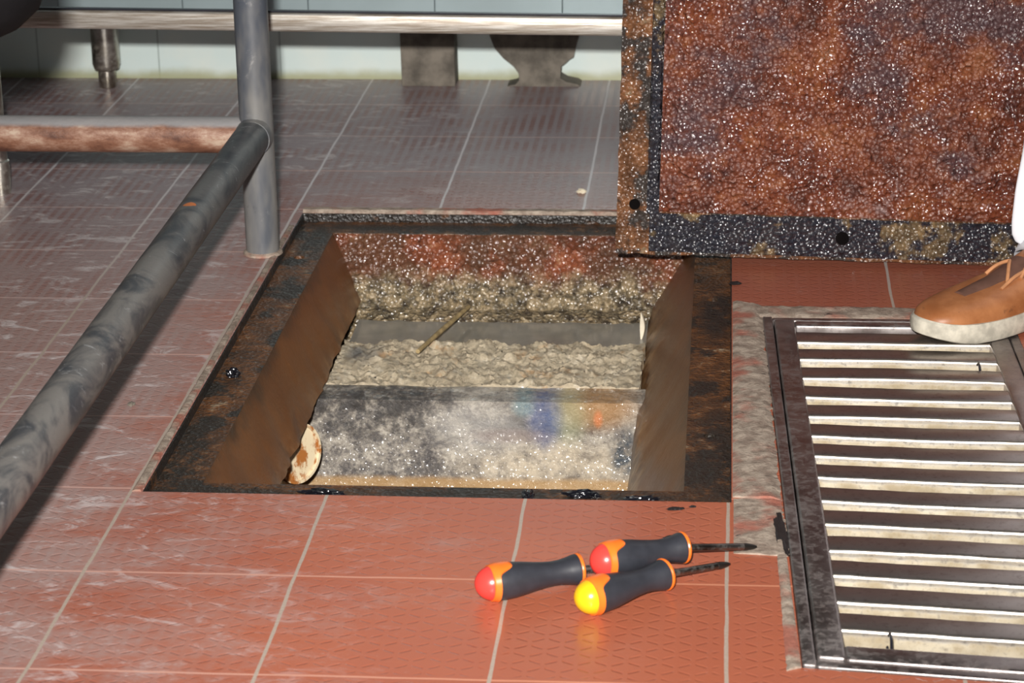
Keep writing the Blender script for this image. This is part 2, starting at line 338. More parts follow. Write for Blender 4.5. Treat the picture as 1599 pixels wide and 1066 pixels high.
M_REDCAP = plain('red_handle_cap', (.80, .055, .045), .28, 0, .5, .03)
M_YELCAP = plain('yellow_handle_cap', (.88, .50, .012), .25, 0, .5, .03)
M_ORANGE = plain('orange_handle_plastic', (.85, .17, .02), .3, 0, .5, .03)
M_BLADE = steel_mat('greasy_blade_steel', (.14, .13, .12), (.34, .32, .30), .35, .6, (.03, .028, .025))
M_HOLESHADE = plain('hole_shade_black', (.004, .003, .003), .9, 0, .05)
M_TIP = plain('blackened_tip', (.02, .018, .016), .35, .4)
def leather():
    t = NT('tan_leather', .42, 0, .45); n = t.noise(20, 5, .6); f = t.noise(190, 4, .7)
    col = t.mix(t.sm(n, .35, .7), (.30, .105, .035), (.46, .19, .075))
    col = t.mix(t.sm(t.noise(48, 5, .7), .62, .72, 0, .75), col, (.07, .035, .025))
    t.set('Base Color', col); t.set('Normal', t.bump(f, .15, .001)); return t.m
M_LEATHER = leather()
M_SOLE = plain('off_white_rubber_sole', (.56, .52, .43), .6, 0, .4, .22, 70, .3)
M_LACE = plain('tan_lace', (.55, .25, .11), .7)
M_TONGUE = plain('dull_brown_suede', (.14, .07, .05), .85, 0, .2)
M_WHITE = plain('white_cotton', (.80, .81, .86), .8, 0, .25, .04, 14)
M_SKIN = plain('skin', (.42, .24, .16), .5, 0, .4, .06, 20)
M_HAIR = plain('dark_hair', (.02, .015, .012), .6)
M_FLAKE = plain('black_flake', (.02, .016, .016), .5, 0, .4)
M_EYE = plain('eye_white', (.7, .7, .7), .3); M_TIE = plain('black_wire_tie', (.02, .02, .03), .3, .3)

# ------------------------------------------------------------------ mesh tools
def link(name, bm, mat, parent=None, smooth=True, kind=None):
    bmesh.ops.recalc_face_normals(bm, faces=bm.faces)
    me = bpy.data.meshes.new(name); bm.to_mesh(me); bm.free()
    if smooth:
        for p in me.polygons: p.use_smooth = True
        me.set_sharp_from_angle(angle=math.radians(38))
    me.materials.append(mat)
    o = bpy.data.objects.new(name, me); C.objects.link(o)
    if parent: o.parent = parent
    if kind: o['kind'] = kind
    return o
def tag(o, label, cat, group=None, kind=None):
    o['label'] = label; o['category'] = cat
    if group: o['group'] = group
    if kind: o['kind'] = kind
    return o
def thing(name, label, cat, loc=(0, 0, 0), rot=(0, 0, 0), group=None):
    o = bpy.data.objects.new(name, None); C.objects.link(o); o.location = loc; o.rotation_euler = rot
    o.empty_display_size = .05
    return tag(o, label, cat, group)
def box(bm, x0, x1, y0, y1, z0, z1, bev=0, seg=2):
    r = bmesh.ops.create_cube(bm, size=1)['verts']
    for v in r: v.co = Vector(((x0+x1)/2+v.co.x*(x1-x0), (y0+y1)/2+v.co.y*(y1-y0), (z0+z1)/2+v.co.z*(z1-z0)))
    if bev:
        es = {e for v in r for e in v.link_edges}
        bmesh.ops.bevel(bm, geom=list(es), offset=bev, segments=seg, affect='EDGES', profile=.5)
def hexa(bm, P, bev=0, seg=2):
    """solid from 4 bottom and 4 top points"""
    vs = [bm.verts.new(p) for p in P]
    fs = [bm.faces.new([vs[i] for i in f]) for f in ((3, 2, 1, 0), (4, 5, 6, 7), (0, 1, 5, 4), (1, 2, 6, 5), (2, 3, 7, 6), (3, 0, 4, 7))]
    if bev:
        es = {e for f in fs for e in f.edges}
        bmesh.ops.bevel(bm, geom=list(es), offset=bev, segments=seg, affect='EDGES', profile=.5)
def loft(bm, rings, cap=True, closed=True):
    L = [[bm.verts.new(p) for p in r] for r in rings]
    n = len(L[0])
    for a, b in zip(L, L[1:]):
        for i in range(n if closed else n-1):
            j = (i+1) % n
            bm.faces.new((a[i], a[j], b[j], b[i]))
    if cap:
        bm.faces.new(L[0][::-1]); bm.faces.new(L[-1])
    return L
def frame_of(d):
    d = d.normalized(); a = Vector((0, 0, 1)) if abs(d.z) < .9 else Vector((0, 1, 0))
    u = d.cross(a).normalized(); return u, u.cross(d).normalized()
def tube(bm, pts, r, n=20, cap=True):
    pts = [Vector(p) for p in pts]; rings = []
    for i, p in enumerate(pts):
        d = (pts[min(i+1, len(pts)-1)]-pts[max(i-1, 0)])
        u, v = frame_of(d); rr = r[i] if isinstance(r, (list, tuple)) else r
        rings.append([p+(u*math.cos(2*PI*k/n)+v*math.sin(2*PI*k/n))*rr for k in range(n)])
    loft(bm, rings, cap)
def lathe(bm, prof, axis0, d, n=28):
    """profile of (t, r) along direction d"""
    u, v = frame_of(d); d = d.normalized()
    loft(bm, [[axis0+d*t+(u*math.cos(2*PI*k/n)+v*math.sin(2*PI*k/n))*max(r, 1e-5) for k in range(n)] for t, r in prof])
def sheet(bm, fn, nu, nv):
    g = [[bm.verts.new(fn(i/nu, j/nv)) for j in range(nv+1)] for i in range(nu+1)]
    for i in range(nu):
        for j in range(nv): bm.faces.new((g[i][j], g[i+1][j], g[i+1][j+1], g[i][j+1]))
    return g
def solid_sheet(bm, fn, nu, nv, off):
    """closed solid: top surface fn and the same surface moved by the vector off"""
    a = sheet(bm, fn, nu, nv); off = Vector(off)
    b = [[bm.verts.new(v.co+off) for v in r] for r in a]
    for i in range(nu):
        for j in range(nv): bm.faces.new((b[i][j], b[i][j+1], b[i+1][j+1], b[i+1][j]))
    for i in range(nu):
        bm.faces.new((a[i][0], b[i][0], b[i+1][0], a[i+1][0])); bm.faces.new((a[i][nv], a[i+1][nv], b[i+1][nv], b[i][nv]))
    for j in range(nv):
        bm.faces.new((a[0][j], a[0][j+1], b[0][j+1], b[0][j])); bm.faces.new((a[nu][j], b[nu][j], b[nu][j+1], a[nu][j+1]))
def circle(c, r, n=16): return [(c[0]+r*math.cos(2*PI*k/n), c[1]+r*math.sin(2*PI*k/n)) for k in range(n)]
def holed(bm, outer, holes, z0, z1, mp=lambda x, y, z: (x, y, z)):
    """flat plate with holes, from height z0 to z1; mp maps (x, y, z)"""
    es = []
    for lp in [outer]+holes:
        vs = [bm.verts.new((x, y, z1)) for x, y in lp]
        es += [bm.edges.new((vs[i], vs[(i+1) % len(vs)])) for i in range(len(vs))]
    r = bmesh.ops.triangle_fill(bm, edges=es, use_beauty=True, use_dissolve=False, normal=(0, 0, 1))
    fs = [g for g in r['geom'] if isinstance(g, bmesh.types.BMFace)]
    if z0 != z1:
        e = bmesh.ops.extrude_face_region(bm, geom=fs)
        nv = [g for g in e['geom'] if isinstance(g, bmesh.types.BMVert)]
        for v in nv: v.co.z = z0
    for v in bm.verts: v.co = Vector(mp(*v.co))
def nz(x, y, z, s, o=3): return noise.fractal(Vector((x*s, y*s, z*s)), .6, 2.1, o)

# ------------------------------------------------------------------ setting
PX0, PX1, PY0, PY1 = .012, .604, .392, 1.383            # pit opening
G = [(.640, .957), (.937, .957), (.966, .004), (.664, .037)]   # drain opening: back left, back right, front right, front left
WY = 2.176
bm = bmesh.new()
holed(bm, [(-1.8, -2.6), (2.4, -2.6), (2.4, WY), (-1.8, WY)], [[(PX0, PY0), (PX1, PY0), (PX1, PY1), (PX0, PY1)], G], 0, 0)
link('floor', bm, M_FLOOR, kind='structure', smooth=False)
bm = bmesh.new(); box(bm, -1.9, 2.5, WY, WY+.12, -.02, 2.7); link('wall_back', bm, M_WALL, kind='structure', smooth=False)
bm = bmesh.new(); box(bm, -1.92, -1.8, -2.6, WY, -.02, 2.7); link('wall_left', bm, M_WALL, kind='structure', smooth=False)
bm = bmesh.new(); box(bm, 2.4, 2.52, -2.6, WY, -.02, 2.7); link('wall_right', bm, M_WALL, kind='structure', smooth=False)

# mortar bands round the pit and the drain
def band(name, p0, p1, q0, q1, seed, h=.003, amp=.004, nu=90, nv=8, side=0):
    """strip between edge p0-p1 and edge q0-q1, ragged along the q side"""
    bm = bmesh.new()
    def f(u, v):
        a = Vector(p0).lerp(Vector(p1), u); b = Vector(q0).lerp(Vector(q1), u)
        e = v-abs(nz(u*14, seed, 0, 1))*.16*v
        c = a.lerp(b, e); hh = h*min(1, 6*v+.3, 6*(1-v)+.05)+nz(c.x, c.y, seed, 60)*amp*.35
        return Vector((c.x, c.y, max(hh, .0006)))
    solid_sheet(bm, f, nu, nv, (0, 0, -.012))
    return link(name, bm, M_MORTAR, kind='structure')
band('trim_1', (.605, .405), (.605, 1.015), (.6545, .40), (.6415, 1.0), 3, nv=14)
band('trim_2', (.0105, .392), (.0105, 1.32), (.001, .392), (.003, 1.32), 9, .002, .003)
band('trim_3', (.012, 1.384), (.604, 1.384), (.012, 1.402), (.604, 1.402), 14, .004, .003, 70, 6)
band('trim_4', (.638, .958), (.95, .958), (.618, 1.002), (.95, 1.0), 21, .003, .004, 60, 10)
band('trim_5', (.6635, .037), (.6545, .3), (.6505, .03), (.646, .3), 27, .002, .003, 50, 5)
band('trim_6', (.606, .27), (.606, .40), (.6595, .265), (.6555, .40), 33, .0015, .003, 30, 12)

def lump(x, y, z, rx, ry, rz, seed):
    bm = bmesh.new(); bmesh.ops.create_icosphere(bm, subdivisions=4, radius=1)
    for v in bm.verts:
        k = 1+nz(v.co.x+seed, v.co.y, v.co.z, 1.7, 3)*.45
        v.co = Vector((x+v.co.x*rx*k, y+v.co.y*ry*k, z+max(v.co.z*k, -.6)*rz))
    return bm
# ------------------------------------------------------------------ grease trap
trap = thing('grease_trap', 'open rusty grease trap pit sunk in the red tiled floor', 'grease trap', (.308, .8875, -.012))
def inpit(bm, name, mat, par=trap):
    o = link(name, bm, mat, par); o.matrix_parent_inverse = Matrix.Translation(-par.location); return o
IX0, IX1, IY0, IY1 = .062, .556, .446, 1.328
def flg(x, y, z): return (x, y, z+nz(x, y, 0, 40)*.0012)
bm = bmesh.new()
holes = [circle((.0335, .764), .0075), circle((.034, 1.216), .007), circle((.581, .60), .007), circle((.581, 1.06), .007)]
holed(bm, [(PX0+.0005, PY0+.0005), (PX1-.0005, PY0+.0005), (PX1-.0005, PY1-.0005), (PX0+.0005, PY1-.0005)],
      [[(IX0, IY0), (IX1, IY0), (IX1, IY1), (IX0, IY1)]]+holes, -.017, -.012)
inpit(bm, 'rim_flange', M_PITRIM)
bm = lump(.0318, .7645, -.010, .0075, .0065, .0065, 2); inpit(bm, 'bolt', M_TAR)['label'] = 'black bolt head'
bm = bmesh.new()     # upright collar from the flange up to the tiles
for a in ((PX0, PX0+.0015, PY0, PY1), (PX1-.0015, PX1, PY0, PY1)): box(bm, *a, -.03, -.0006)
for a in ((PX0, PX1, PY0, PY0+.0015), (PX0, PX1, PY1-.0015, PY1)): box(bm, *a, -.03, -.0006)
inpit(bm, 'collar', M_TARRIM)
PROF = [(0, -.013), (.042, -.096), (.006, -.13), (-.004, -.26)]         # inset, height
PROR = [(0, -.013), (.055, -.10), (.064, -.12), (.082, -.26)]
def wallsheet(name, mat, f, nu, nv, off):
    bm = bmesh.new(); solid_sheet(bm, f, nu, nv, off); return inpit(bm, name, mat)
def prof(P, v):
    v *= len(P)-1; i = min(int(v), len(P)-2); t = v-i
    return P[i][0]+(P[i+1][0]-P[i][0])*t, P[i][1]+(P[i+1][1]-P[i][1])*t
def fl_(u, v):
    a, z = prof(PROF, v); y = IY0+(IY1-IY0)*u
    return Vector((IX0+a+nz(0, y, z, 18)*.004*min(1, v*3), y, z))
def fr_(u, v):
    a, z = prof(PROR, v); y = IY0+(IY1-IY0)*u
    return Vector((IX1-a+nz(5, y, z, 18)*.003*min(1, v*3), y, z))
def fb_(u, v):
    z = -.013-(.26-.013)*v; y = IY1-.045*min(1, v*2.4)
    return Vector((IX0+(IX1-IX0)*u, y+nz(u*.5, 2, z, 24)*.006*min(1, v*4), z))
def ff_(u, v):
    return Vector((IX0+(IX1-IX0)*u, IY0+.0*v, -.013-.247*v))
wallsheet('side_wall', M_PITWALL, fl_, 80, 30, (-.004, 0, 0)); wallsheet('side_wall', M_PITWALL, fr_, 80, 30, (.004, 0, 0))
wallsheet('end_wall', M_PITBACK, fb_, 80, 40, (0, .004, 0)); wallsheet('end_wall', M_PITWALL, ff_, 20, 8, (0, -.004, 0))
bm = bmesh.new(); box(bm, IX0+.03, IX1-.05, IY0, IY1-.03, -.264, -.26); inpit(bm, 'tank_floor', M_BAFFLE)
# baffle: upright sheet with a folded top ledge
def bf(u, v):
    x = .098+(.402)*u
    if v < .3: y = .985-.045*(v/.3); z = -.1045-.0015*nz(x, v, 0, 15)
    else:
        q = (v-.3)/.7; z = -.1055-.155*q; y = .938+.004*math.sin(q*5)+nz(x, 0, z, 30)*.002
        x += (-.044*(1-u)-.016*u)*min(1, q*2.2)
    return Vector((x, y, z))
wallsheet('baffle', M_BAFFLE, bf, 90, 40, (0, .004, -.001))
# narrow shelf at the foot of the back end, behind the water
def sb(u, v):
    x = .104+.388*u; y = 1.285-.03*v; z = -.104-.010*v*v+nz(x, y, 1, 40)*.004
    return Vector((x, y, z))
wallsheet('ledge', M_PITBACK, sb, 80, 8, (0, 0, -.012))
# outlet pipe stub through the left side
bm = bmesh.new(); d = Vector((.8, -.58, .10)).normalized(); ax = Vector((.091, .83, -.134))-d*.034
u_, v_ = frame_of(d)
def ring(t, r, sl=0): return [ax+d*(t+sl*math.cos(2*PI*k/32))+(u_*math.cos(2*PI*k/32)+v_*math.sin(2*PI*k/32)*1.0)*r for k in range(32)]
loft(bm, [ring(0, .036), ring(.026, .036), ring(.033, .0372), ring(.037, .0367), ring(.037, .0335), ring(.034, .033)], cap=False)
bm.faces.new([bm.verts.new(p) for p in ring(.034, .033)])
pst = inpit(bm, 'outlet_pipe', M_CREAMPIPE); pst['label'] = 'cream outlet pipe stub streaked with rust'

# lumpy grease crust and water
bm = bmesh.new()
def cr(u, v):
    x = .108+.384*u+nz(u*9, v*4, 3, 1)*.004*(1 if u in (0, 1) else .3)-.006*(1-u)
    y = 1.150-.163*v
    e = min(1, 10*u+.2, 10*(1-u)+.2)
    z = -.100-.003*v+nz(x, y, 0, 26, 5)*.007*e+nz(x, y, 7, 90, 3)*.003
    if v < .08: z -= (.08-v)/.08*.03
    return Vector((x, y+(nz(x, 3, 0, 22)*.012 if v < .1 else 0), z))
solid_sheet(bm, cr, 150, 60, (0, 0, -.05))
tag(link('grease_crust', bm, M_CRUST), 'tan lumpy crust of solid grease across the middle of the pit', 'grease', kind='stuff')
bm = bmesh.new(); box(bm, .104, .494, 1.12, 1.272, -.15, -.113)
tag(link('waste_water', bm, M_WATER), 'strip of murky grey water behind the grease crust in the pit', 'water', kind='stuff')
bm = bmesh.new(); tube(bm, [(.208, 1.066, -.088), (.229, 1.165, -.092), (.2523, 1.268, -.0955)], [.0028, .0034, .003], 10)
tag(link('wooden_stick', bm, M_STICK), 'thin tan stick lying across the grey water in the pit', 'stick')
bm = bmesh.new()
solid_sheet(bm, lambda u, v: Vector((.4865+.006*math.sin(u*PI)*(v-.2), 1.195+.003*u, -.117+.040*u)), 8, 5, (.001, .004, 0))
tag(link('pale_shard', bm, M_CREAM), 'cream coloured upright shard at the right end of the grey water', 'shard')
# black sludge lumps on the front rim and a bolt in the left rim
for (x, y, rx, ry, lab) in ((.400, .424, .006, .012, 'black sludge lump on the front rim of the pit in line with a grout joint'), (.455, .428, .017, .006, 'flat black sludge lump on the front rim near the right corner of the pit'),
                            (.515, .416, .018, .007, 'largest black sludge lump at the right end of the front rim'), (.19, .420, .02, .006, 'long black sludge smear on the left half of the front rim')):
    tag(link('sludge_lump', lump(x, y, -.010, rx, ry, .004, x*40), M_TAR), lab, 'sludge', 'sludge lumps on the pit rim')

# ------------------------------------------------------------------ lifted cover plate
lidroll = math.radians(1.4); lean = math.radians(8)
lid = thing('cover_plate', 'large rusty steel pit cover held on edge, greasy underside facing us', 'cover plate', (.455, 1.172, .0135))
lid.rotation_euler = (Matrix.Rotation(lidroll, 3, 'Y') @ Matrix.Rotation(-lean, 3, 'X')).to_euler()
LW, LH = .592, .96
up = lambda x, y, z: (x, -z, y)          # plate drawn in x-y, stands up in x-z, front is -y
bm = bmesh.new()
lh = [circle((.0225, .064), .0072), circle((.288, .029), .0085), circle((.0225, .50), .0072), circle((.0225, .90), .0072), circle((.55, .029), .0085), circle((.57, .48), .0072), circle((.57, .9), .0072)]
out = []
for (x0, y0, x1, y1) in ((0, 0, LW, 0), (LW, 0, LW, LH), (LW, LH, 0, LH), (0, LH, 0, 0)):
    for k in range(60):
        x = x0+(x1-x0)*k/60; y = y0+(y1-y0)*k/60; e = nz(x, y, 5, 24)*.0018
        out.append((x+(e if x1 == x0 and k else 0), y+(e if y1 == y0 and k else 0)))
holed(bm, out, lh, 0, .006, up)
link('plate', bm, M_LIDEDGE, lid)
def bar(bm, x0, x1, z0, z1, t, amp, seed, nu, nv):
    def f(u, v):
        x = x0+(x1-x0)*u; z = z0+(z1-z0)*v
        e = min(1, 12*min(u, 1-u)+.25, 12*min(v, 1-v)+.25)
        return Vector((x, -.006-t*e-nz(x, z, seed, 30, 4)*amp*e, z))
    solid_sheet(bm, f, nu, nv, (0, t+amp*1.5, 0))
GX, GZ = .042, .0535
for (x0, x1, z0, z1, nu, nv, t) in ((GX, LW-GX, .004, .0535, 120, 12, .002), (GX-.004, GX+.0118, .0535, LH-.05, 5, 160, .005), (LW-GX-.011, LW-GX+.002, .0535, LH-.05, 5, 160, .005), (GX, LW-GX, LH-.055, LH-.01, 120, 10, .002)):
    bm = bmesh.new(); bar(bm, x0, x1, z0, z1, t, .0016, x0*30+z0*9, nu, nv)
    hole_skip = link('gasket', bm, M_GASKET, lid); hole_skip['label'] = 'black greasy gasket strip'
bm = bmesh.new(); bar(bm, GX+.012, LW-GX-.012, .056, LH-.057, .012, .005, 3, 170, 260)
pn = link('raised_panel', bm, M_RUST, lid); pn['label'] = 'raised panel caked in wet orange-brown rust'
bm = bmesh.new()     # black discs standing in for the shade inside the bolt holes
tube(bm, [(.288, -.0105, .029), (.288, -.0075, .029)], .0085, 20); hb = link('hole_shade_disc', bm, M_HOLESHADE, lid)
for hx, hz_ in ((.0225, .064), (.0225, .50), (.0225, .90)):
    bm = bmesh.new(); tube(bm, [(hx, -.003, hz_), (hx, -.0005, hz_)], .0074, 20); link('hole_shade_disc', bm, M_HOLESHADE, lid)

# ------------------------------------------------------------------ drain grate
gr = thing('drain_grate', 'stainless slatted drain grate set in the floor beside the pit', 'drain grate', (.80, .48, 0))
BL, BR, FR, FL = [Vector((x, y, 0)) for x, y in G]
def gq(s, t, z=0):      # s across 0..1, t from back 0 to front 1
    return (BL.lerp(BR, s)).lerp(FL.lerp(FR, s), t)+Vector((0, 0, z))
def ging(bm, name, mat):
    o = link(name, bm, mat, gr); o.matrix_parent_inverse = Matrix.Translation(-gr.location); return o
def gbar(bm, s0, s1, t0, t1, z0, z1, bev=.002):
    P = [(s0, t1), (s1, t1), (s1, t0), (s0, t0)]
    hexa(bm, [gq(s, t, z0) for s, t in P]+[gq(s, t, z1) for s, t in P], bev, 3)
so, si = .042, .128          # outer strip, inner strip (fractions of the width)
bm = bmesh.new()
gbar(bm, .002, so, .002, .998, -.03, .003); gbar(bm, 1-so, .998, .002, .998, -.03, .003)
gbar(bm, so, 1-so, .002, .013, -.03, .002); gbar(bm, so, 1-so, .985, .998, -.03, .002)
ging(bm, 'outer_frame', M_GRATE)
bm = bmesh.new()
gbar(bm, so+.004, si, .0165, .982, -.026, .0045, .003); gbar(bm, 1-si, 1-so-.004, .0165, .982, -.026, .0045, .003)
gbar(bm, si, 1-si, .0165, .036, -.022, .003, .003); gbar(bm, si, 1-si, .953, .982, -.022, .0035, .003)
ging(bm, 'inner_frame', M_GRATE)
FY = [.8686, .8092, .7479, .689, .6305, .5743, .5185, .4616, .4021, .3451, .2833, .2285, .1721, .1157]
rnd = random.Random(4)
for i, y in enumerate(FY):
    bm = bmesh.new()
    t1 = (.957-y)/.9165; t0 = t1-.034/.93
    nseg = 14; rings = []
    dip = rnd.uniform(-.0012, .0012)
    for k in range(nseg+1):
        s = si-.004+(1-2*si+.008)*k/nseg
        zz = .0028+dip*math.sin(k/nseg*PI)+rnd.uniform(-.0002, .0002)
        a = gq(s, t0, zz); b = gq(s, t1, zz); fw = (b-a).normalized(); L = (b-a).length
        sec = [(0, -.018), (0, -.002), (.0006, -.0006), (.002, 0), (L-.0035, 0), (L-.0016, -.0006), (L-.0005, -.0018), (L, -.0036), (L, -.018)]
        rings.append([a+fw*q+Vector((0, 0, h)) for q, h in sec])
    loft(bm, rings)
    ging(bm, 'slat', M_SLAT)
# trench below the grate
bm = bmesh.new()
q = [gq(0, 0), gq(1, 0), gq(1, 1), gq(0, 1)]; lo = [v+Vector((0, 0, -.12)) for v in q]; hi = [v+Vector((0, 0, -.001)) for v in q]
V = [bm.verts.new(v) for v in lo+hi]
for f in ((0, 1, 2, 3), (0, 4, 5, 1), (1, 5, 6, 2), (2, 6, 7, 3), (3, 7, 4, 0)): bm.faces.new([V[i] for i in f])
link('floor_trench', bm, M_DARK, kind='structure', smooth=False)
# wire ties round two slats
def tie(c, lab, dx=0):
    bm = bmesh.new(); pts = []
    for k in range(25):
        a = 2*PI*k/24; pts.append(Vector((c[0]+dx*math.sin(a), c[1]-.016+.0185*math.cos(a), -.006+.0118*math.sin(a))))
    tube(bm, pts, .0013, 8, False); bmesh.ops.remove_doubles(bm, verts=bm.verts, dist=1e-5)
    tag(link('wire_tie', bm, M_TIE), lab, 'wire tie', 'wire ties on the drain grate')
def on_slat(i, s):
    y = FY[i]; return gq(s, (.957-y)/.9165)
tie(on_slat(13, .262), 'black wire tie round the front slat of the drain grate', .001)
tie(on_slat(1, .80), 'black wire tie round a slat just below the brown shoe')

# ------------------------------------------------------------------ screwdrivers
def screwdriver(a, b, za, zb, tip, ztip, capmat, label, L=.099):
    a = Vector((*a, za)); b = Vector((*b, zb)); d = (b-a).normalized(); r = thing('screwdriver', label, 'screwdriver', (a.x, a.y, 0), group='screwdrivers on the tiles')
    def put(bm, name, mat):
        o = link(name, bm, mat, r); o.matrix_parent_inverse = Matrix.Translation(-r.location); return o
    k = (b-a).length/.103
    # grip
    bm = bmesh.new()
    lathe(bm, [(t*k, q) for t, q in [(.0135, .0125), (.0145, .0160), (.019, .0168), (.027, .0171), (.036, .0166), (.046, .0152), (.056, .0134), (.066, .0119), (.075, .0112), (.083, .0116), (.090, .0128), (.096, .0142), (.0985, .0144), (.0995, .0136), (.0995, .004)]], a, d, 36)
    put(bm, 'grip', M_RUBBER)
    bm = bmesh.new()
    lathe(bm, [(t*k, q) for t, q in [(.0985, .0120), (.0988, .0146), (.1000, .0152), (.1016, .0148), (.1022, .013), (.1022, .003)]], a, d, 36)
    put(bm, 'end_ring', M_ORANGE)
    bm = bmesh.new()
    lathe(bm, [(.0175*k*(1-math.cos(PI/2*i/12)), .0160*math.sin(PI/2*i/12)) for i in range(13)]+[(.0176*k, .013)], a, d, 36)
    put(bm, 'butt_cap', capmat)
    # orange band behind the cap, with a lobe running forward on the upper side
    bm = bmesh.new(); u, v = frame_of(d); n = 72; rings = []
    upv = (Vector((0, -.05, 1))-d*Vector((0, -.05, 1)).dot(d)).normalized()
    sv = d.cross(upv)
    for t in range(11):
        ring = []
        for j in range(n):
            ang = 2*PI*j/n-PI
            end = .0200+.0140*math.exp(-(ang/.58)**4)
            tt = .0130+(end-.0130)*t/10
            rr = (.0163 if t > 0 else .0145)+(.0168-.0163)*min(1, tt/.02)+.0014*min(1, max(0, (tt-.014)/.006))
            if t == 10: rr -= .0012
            ring.append(a+d*tt*k+(upv*math.cos(ang)+sv*math.sin(ang))*rr)
        rings.append(ring)
    loft(bm, rings, False); put(bm, 'orange_band', M_ORANGE)
    s0 = a+d*.1*k; tp = Vector((*tip, ztip)); e = (tp-s0); ln = e.length
    bm = bmesh.new(); lathe(bm, [(0, .0048), (.006, .0046), (.0065, .0034), (ln-.016, .0034)], s0, e, 16); put(bm, 'shaft', M_BLADE)
    bm = bmesh.new(); lathe(bm, [(ln-.016, .0034), (ln-.012, .0036), (ln-.004, .0024), (ln, .0010)], s0, e, 12); put(bm, 'tip', M_TIP)
    return r
Bq = Vector((.373, .150)); D1 = Vector((.87, .49)).normalized()
screwdriver((.3735, .150), (.4665, .196), .0172, .0150, (.540, .2335), .0040, M_REDCAP, 'red capped screwdriver lying nearest the pit corner, leftmost of the three')
screwdriver((.4765, .1830), (.5610, .2325), .0270, .0225, (.6275, .2775), .0042, M_REDCAP, 'red capped screwdriver lying behind the yellow capped one')
screwdriver((.4670, .1225), (.5450, .1870), .0172, .0160, (.6025, .2375), .0042, M_YELCAP, 'yellow capped screwdriver with charcoal grip in front of the red ones')

# ------------------------------------------------------------------ pipe table at the left
tb = thing('pipe_table', 'steel pipe table frame with low rails and scuffed grey leg by the pit', 'table', (-.4, .45, 0))
def tin(bm, name, mat, label=None):
    o = link(name, bm, mat, tb); o.matrix_parent_inverse = Matrix.Translation(-tb.location)
    if label: o['label'] = label
    return o
LX, RY = -.010, 1.196
TX, TY = -.86, -.42
def seg(a, b, n): return [Vector(a).lerp(Vector(b), i/n) for i in range(n+1)]
for (x, y) in ((LX, RY), (TX, RY), (TX, TY), (LX, TY)):
    bm = bmesh.new(); tube(bm, seg((x, y, 0), (x, y, .80), 30), .0218, 28); lg = tin(bm, 'leg', M_PIPE)
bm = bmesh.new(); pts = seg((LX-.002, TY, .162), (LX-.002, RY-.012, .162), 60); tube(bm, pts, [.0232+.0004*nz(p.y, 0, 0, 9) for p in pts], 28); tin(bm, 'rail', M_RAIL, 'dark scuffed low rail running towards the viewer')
bm = bmesh.new(); tube(bm, seg((TX, RY, .160), (LX-.01, RY, .160), 40), .0238, 28); tin(bm, 'rail', M_RPIPE, 'rusty low rail with whitened top')
bm = bmesh.new(); tube(bm, seg((TX, TY, .162), (TX, RY, .162), 20), .0232, 20); tin(bm, 'rail', M_RAIL)
bm = bmesh.new()
tube(bm, [(LX-.001, RY-.032, .162), (LX-.001, RY-.026, .162), (LX-.001, RY-.018, .162)], [.0234, .0240, .0248], 24); tin(bm, 'weld', M_PIPE)
bm = bmesh.new(); tube(bm, [(LX, RY, .0004), (LX, RY, .003), (LX, RY, .005)], [.0262, .0255, .0222], 24); tin(bm, 'foot_seal', M_MORTAR)
bm = bmesh.new(); box(bm, TX-.05, LX+.03, TY-.05, RY+.04, .80, .84, .004); tin(bm, 'table_top', M_SHELF)
# black sack hanging under the table
bm = bmesh.new(); cx, cy = -.124, .30
rings = []
for i in range(17):
    t = i/16; z = .798-.326*t; r = (.10*(.35+.65*math.sin(min(1, t*1.25)*PI*.5)))*(1 if t < .8 else math.sqrt(max(.0, 1-((t-.8)/.2)**2))+.02)
    rings.append([(cx+math.cos(2*PI*k/28)*r*(1+.06*nz(k, t*5, 0, .9)), cy+math.sin(2*PI*k/28)*r*.8*(1+.06*nz(k, t*5, 3, .9)), z+.004*nz(k, i, 0, .7)) for k in range(28)])
loft(bm, rings)
tag(link('black_sack', bm, M_BLACKBAG), 'black plastic sack hanging in the upper left corner', 'sack')

# guard rail behind the pit: two posts and a low bright bar
st = thing('guard_rail', 'low pale steel bar crossing behind the upright pipe leg, on thin posts', 'guard rail', (.15, 1.457, 0))
def sin_(bm, name, mat):
    o = link(name, bm, mat, st); o.matrix_parent_inverse = Matrix.Translation(-st.location); return o
for x in (-.4385, .80):
    bm = bmesh.new(); tube(bm, seg((x, 1.468, .0), (x, 1.468, .75), 10), .0128, 20); sin_(bm, 'post', M_LEGST)
    bm = bmesh.new(); tube(bm, [(x, 1.468, 0), (x, 1.468, .022), (x, 1.468, .048), (x, 1.468, .050)], [.0140, .0150, .0150, .0130], 20); sin_(bm, 'foot', M_LEGST)
def slope(bm):
    for v in bm.verts: v.co.z += -.0108*v.co.x
    return bm
bm = bmesh.new(); box(bm, -.62, 1.0, 1.444, 1.457, .2405, .2665, .004, 3); sin_(slope(bm), 'bar', M_LIP)
bm = bmesh.new(); box(bm, -.62, 1.0, 1.448, 1.457, .2672, .2692, 0); sin_(slope(bm), 'bar_seam', M_TIE)
bm = bmesh.new(); tube(bm, [(-.62, 1.468, .75), (1.0, 1.468, .75)], .0128, 20); sin_(bm, 'bar', M_LIP)

